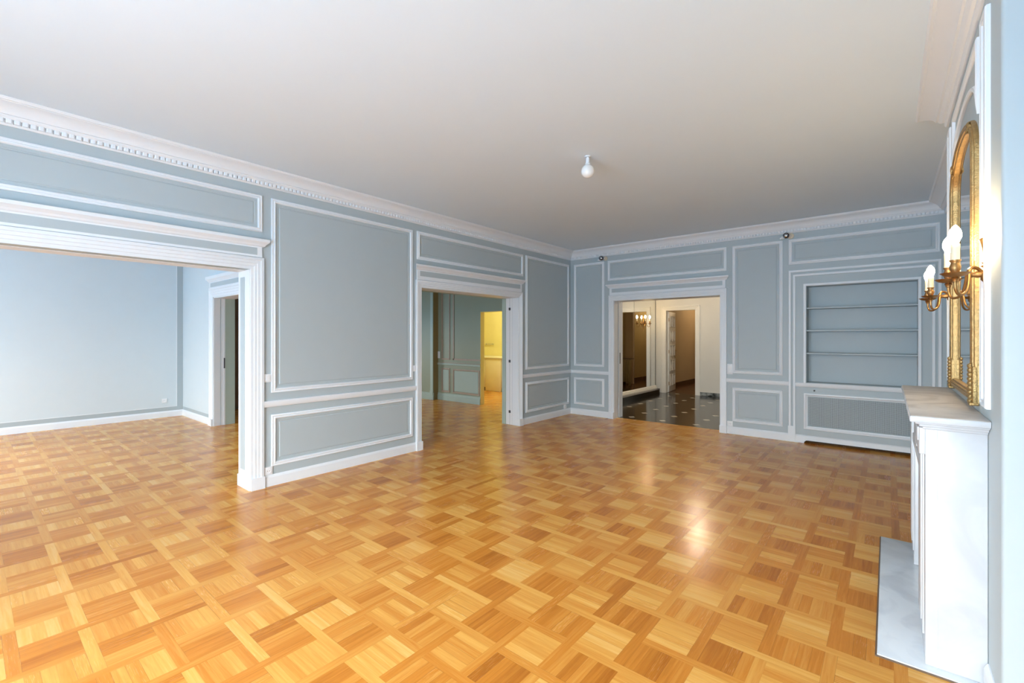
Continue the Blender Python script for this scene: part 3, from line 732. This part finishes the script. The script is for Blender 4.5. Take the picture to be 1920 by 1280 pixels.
# ------------------------------------------------------------------ green room
GX, GYW = -3.41, -0.31
KD0, KD1 = -2.054, -1.20
mb = MB()
mb.box(GX, GYW, 0, KD0, -.20, H); mb.box(KD0, GYW, 1.975, KD1, -.20, H); mb.box(KD1, GYW, 0, -T, -.20, H)
mb.box(LX, -.45, 0, GX, -.20, H)
struct(mb.build('wall_green_room', 'green'))
mb = MB(); mb.box(LX - .2, -4.44, 0, LX, -2.5, H); mb.box(LX - .2, -1.7, 0, LX, -.2, H); mb.box(LX - .2, -2.5, 0, LX, -1.7, 1.0); mb.box(LX - .2, -2.5, 1.95, LX, -1.7, H)  # wall with an unseen opening, added to let daylight into the green room
struct(mb.build('wall_green_room_left', 'brown'))
pG = onB(GYW)
mb = MB(); GB = [(0, 0), (0, .022), (.11, .022), (.118, .014), (.155, .010), (.160, 0)]
strip(mb, pG, GX, KD0, GB); strip(mb, onB(-.45), LX, GX + .02, GB); struct(mb.build('baseboard_green_room', 'greenl'))
mb = MB(); mb.box(GX - .09, -.468, 0, GX, -.45, H); mb.box(GX - .10, -.476, 0, GX + .006, -.45, .20); mb.box(GX - .012, -.45, 0, GX + .004, GYW, H, 1)
struct(mb.build(trim_name(), ['greenl', 'olive']))
GP = [(0, 0), (0, .010), (.006, .014), (.022, .014), (.028, .004), (.034, .004), (.034, 0)]
for u0, z0, u1, z1 in ((-3.28, .925, -3.00, 2.62), (-2.90, .925, -1.60, 2.62), (-3.28, .185, -3.00, .735), (-2.90, .185, -2.075, .725)):
    if u1 > KD0: u1 = KD0 - .0 if z0 < .9 else u1
    mb = MB()
    if u1 > KD0:   # the wide upper panel stops at the kitchen doorway
        slab(mb, pG, u0, z0, u0 + .034, z1, 0, .013); slab(mb, pG, u0, z0, KD0 - .002, z0 + .034, 0, .013)
    else: frame(mb, pG, u0, z0, u1, z1, GP)
    struct(mb.build(trim_name(), 'greenp', smooth=30))
for u0, z0, u1, z1 in ((-3.235, .23, -3.045, .69), (-2.855, .23, -2.12, .68)):
    mb = MB(); slab(mb, pG, u0, z0, u1, z1, 0, .006); struct(mb.build(trim_name(), 'greenl'))
mb = MB(); strip(mb, pG, GX, KD0, [(.80, 0), (.80, .010), (.812, .018), (.845, .018), (.85, .006), (.85, 0)]); struct(mb.build(trim_name(), 'greenl'))
mb = MB(); strip(mb, pG, GX + .02, KD0, [(.851, 0), (.851, .012), (.862, .012), (.862, 0)]); struct(mb.build(trim_name(), 'greenp'))
put(sw2, 1, (-3.375, GYW, 1.03), 0, 'white double light switch on the green panelled wall', 'switch', 'white light switches')

# ------------------------------------------------------------------ kitchen beyond the green room
mb = MB(); mb.box(-5.6, 2.2, 0, -.5, 2.4, H); mb.box(-5.8, -.2, 0, -5.6, 2.4, H); mb.box(-.6, -.2, 0, -.5, 2.4, H); mb.box(KD0 - .002, -.197, 0, KD0 + .006, -.312, 1.969); mb.box(KD0, -.197, 1.969, KD1, -.312, 1.977); mb.box(-5.6, -.2, 0, KD0, -.196, H)
struct(mb.build('wall_kitchen', 'yellow'))
mb = MB(); mb.cbox(-5.0, 1.58, .872, -1.9, 2.199, .910, .004); tag(mb.build('worktop', 'kitchen', smooth=40), 'cream kitchen worktop running along the yellow wall', 'worktop')
def cupboard(x0, x1, z0):
    r = empty('base_cabinet', ((x0 + x1) / 2, 1.9, 0)); w = (x1 - x0) / 2
    mb = MB(); mb.box(-w, -.28, z0, w, .295, .870); mb.box(-w, -.22, 0, w, .295, z0, 1); mb.build('body', ['kitchen', 'black'], r)
    mb = MB(); mb.cbox(-w + .002, -.30, z0, w - .002, -.281, .868, .003); mb.build('door', 'kitchen', r, smooth=40)
    return r
tag(cupboard(-3.70, -3.14, .004), 'cream base cabinet with a full-height front, in the middle below the worktop', 'cabinet', 'kitchen base cabinets')
tag(cupboard(-4.32, -3.71, .10), 'cream base cabinet with dark plinth, left in the yellow kitchen', 'cabinet', 'kitchen base cabinets')
tag(cupboard(-3.13, -2.50, .10), 'cream base cabinet with dark plinth, right in the yellow kitchen', 'cabinet', 'kitchen base cabinets')
tp = empty('wall_tap', (-4.05, 2.2, 1.236)); tag(tp, 'small wall-mounted tap with two handles on the yellow kitchen wall', 'tap')
mb = MB(); mb.tube([(-.13, -.035, 0), (.09, -.035, 0)], .011, 10); mb.tube([(-.09, 0, 0), (-.09, -.035, 0)], .012, 10); mb.tube([(.05, 0, 0), (.05, -.035, 0)], .012, 10); mb.build('body', 'chrome', tp, smooth=40)
for x in (-.15, .12):
    mb = MB(); mb.lathe([(.004, -.018), (.018, -.018), (.022, 0), (.018, .018), (.004, .018)], (x, -.035, 0), 12, axis='x'); mb.build('handle', 'chrome', tp, smooth=40)

# ------------------------------------------------------------------ entrance hall
MX = -0.06; HY = 4.25
mb = MB(); mb.box(MX - .15, .33, 0, MX - .012, HY, H)
struct(mb.build('wall_hall_left', 'cream'))
D5a, D5b = .195, .945
mb = MB()
for x0, x1, z0, z1 in ((MX - .15, D5a, 0, H), (D5a, D5b, 2.125, H), (D5b, 4.2, 0, H)): mb.box(x0, HY, z0, x1, HY + .12, z1)
struct(mb.build('wall_hall_far', 'cream'))
mb = MB(); mb.box(4.0, .33, 0, 4.2, HY, H); struct(mb.build('wall_hall_right', 'cream'))
mb = MB(); mb.box(1.06, HY - .02, 0, 4.0, HY, .085); struct(mb.build('baseboard_hall', 'marbleb'))
for k, (a, b) in enumerate(((.36, 1.55), (1.55, 2.918), (2.918, 4.200))):
    mb = MB(); mb.box(MX - .010, a + .0005, .185, MX, b - .0005, H - .01)
    tag(mb.build('wall_mirror_sheet', 'glass'), ('mirror sheet covering the hall wall, nearest to the hall doorway', 'middle mirror sheet of the mirrored hall wall',
        'mirror sheet in the far corner of the hall beside the passage door')[k], 'mirror', 'mirror sheets on the hall wall')
mb = MB(); strip(mb, onL(MX), .36, 4.20, [(.10, 0), (.10, .05), (.13, .05), (.14, .035), (.165, .03), (.18, .012), (.184, 0)]); struct(mb.build(trim_name(), 'creamw', smooth=30))
mb = MB(); mb.box(MX - .012, .36, 0, .12, 4.0, .10); mb.box(MX - .012, 4.0, 0, MX + .1, HY, .10); struct(mb.build(trim_name(), 'blackst'))
mb = MB(); mb.box(MX - .012, 4.202, .1, MX + .004, 4.212, H); mb.box(MX - .005, 2.914, .186, MX + .0015, 2.922, H); mb.box(MX - .005, 1.547, .186, MX + .0015, 1.553, H); struct(mb.build(trim_name(), 'black'))
pH = onB(HY)
d5 = empty('door_5', (0, 0, 0)); d5['kind'] = 'structure'
mb = MB(); f = .105 / .096; arch3(mb, pH, D5a - .105, D5b + .105, 0, 2.125 + .105, [(a * f, h) for a, h in CAS]); mb.build('architrave', 'creamw', d5, smooth=30)
mb = MB(); mb.box(D5a - .002, HY, 0, D5a + .008, HY + .12, 2.125); mb.box(D5b - .008, HY, 0, D5b + .002, HY + .12, 2.125); mb.box(D5a, HY, 2.117, D5b, HY + .12, 2.127); mb.build('jamb', 'creamw', d5)
# the open ten-panel leaf
dl = empty('panelled_door', (.215, 4.375, .008), math.radians(97)); tag(dl, 'open ivory ten-panel door standing at the end of the hall', 'door')
lw, lt, lh = .72, .040, 2.09
mb = MB(); mb.cbox(0, -lt / 2, 0, lw, lt / 2, lh, .003); mb.build('slab', 'creamw', dl, smooth=40)
for r_ in range(5):
    for c_ in range(2):
        x0 = .085 + c_ * .29; z0 = .15 + r_ * .385; x1 = x0 + .25; z1 = z0 + .30
        mb = MB()
        pq = lambda u, z, h: (u, -lt / 2 - h, z)
        frame(mb, pq, x0, z0, x1, z1, [(0, 0), (0, .008), (.010, .014), (.022, .010), (.028, 0)]); frame(mb, pq, x0 + .06, z0 + .05, x1 - .06, z1 - .05, [(0, 0), (.006, .007), (.02, .008), (.028, 0)])
        mb.build('moulded_panel', 'creamw', dl, smooth=30)
mb = MB(); mb.cbox(lw - .075, -lt / 2 - .006, .86, lw - .035, -lt / 2, 1.09, .003); hp = mb.build('handle_plate', 'brass', dl, smooth=40)
mb = MB(); mb.tube([(lw - .055, -lt / 2 - .004, 1.05), (lw - .055, -lt / 2 - .045, 1.05), (lw - .15, -lt / 2 - .05, 1.05)], .009, 10); mb.build('handle', 'brass', hp, smooth=40)
mb = MB()
for z in (.22, 1.05, 1.88): mb.tube([(-.006, -lt / 2, z - .045), (-.006, -lt / 2, z + .045)], .008, 10)
mb.build('hinge', 'brass', dl, smooth=40)
# hall sconce, fixed to the mirror
s3 = make_sconce('bulbh'); s3.location = (MX, 3.45, 1.78); s3.rotation_euler = (0, 0, 0)
tag(s3, 'brass candle sconce lit in the entrance hall, fixed to the mirrored wall', 'wall lamp')
# ------------------------------------------------------------------ passage beyond the hall
mb = MB(); mb.box(-.30, HY + .12, 0, -.12, 9.0, H); struct(mb.build('wall_passage_left', 'tan'))
mb = MB(); mb.box(1.55, HY + .12, 0, 1.7, 9.0, H); struct(mb.build('wall_passage_right', 'olive'))
mb = MB(); mb.box(-.3, 9.0, 0, 1.7, 9.15, H); struct(mb.build('wall_passage_far', 'tan'))
mb = MB(); mb.box(-.12, HY + .12, 0, -.105, 9.0, .12); mb.box(1.535, HY + .12, 0, 1.55, 9.0, .12); struct(mb.build('baseboard_passage', 'darkfl'))
mb = MB(); mb.box(1.30, 5.80, 0, 1.55, 5.90, 2.2); struct(mb.build(trim_name(), 'tan'))
rd = empty('radiator', (1.30, 5.25, 0)); tag(rd, 'old column radiator in the passage, seen in the hall mirror', 'radiator')
mb = MB()
for k in range(7): mb.cbox(-.20 + k * .055, -.07, .10, -.20 + k * .055 + .045, .07, .76, .018)
mb.tube([(-.19, 0, .15), (.19, 0, .15)], .022, 10); mb.tube([(-.19, 0, .71), (.19, 0, .71)], .022, 10)
mb.build('columns', 'olive', rd, smooth=50)
mb = MB(); mb.cbox(-.24, -.10, .785, .24, .12, .81, .004); mb.build('cover_board', 'brown', rd, smooth=40)
for x in (-.17, .15):
    mb = MB(); mb.cbox(x, -.06, 0, x + .03, .06, .12, .004); mb.build('foot', 'olive', rd, smooth=40)
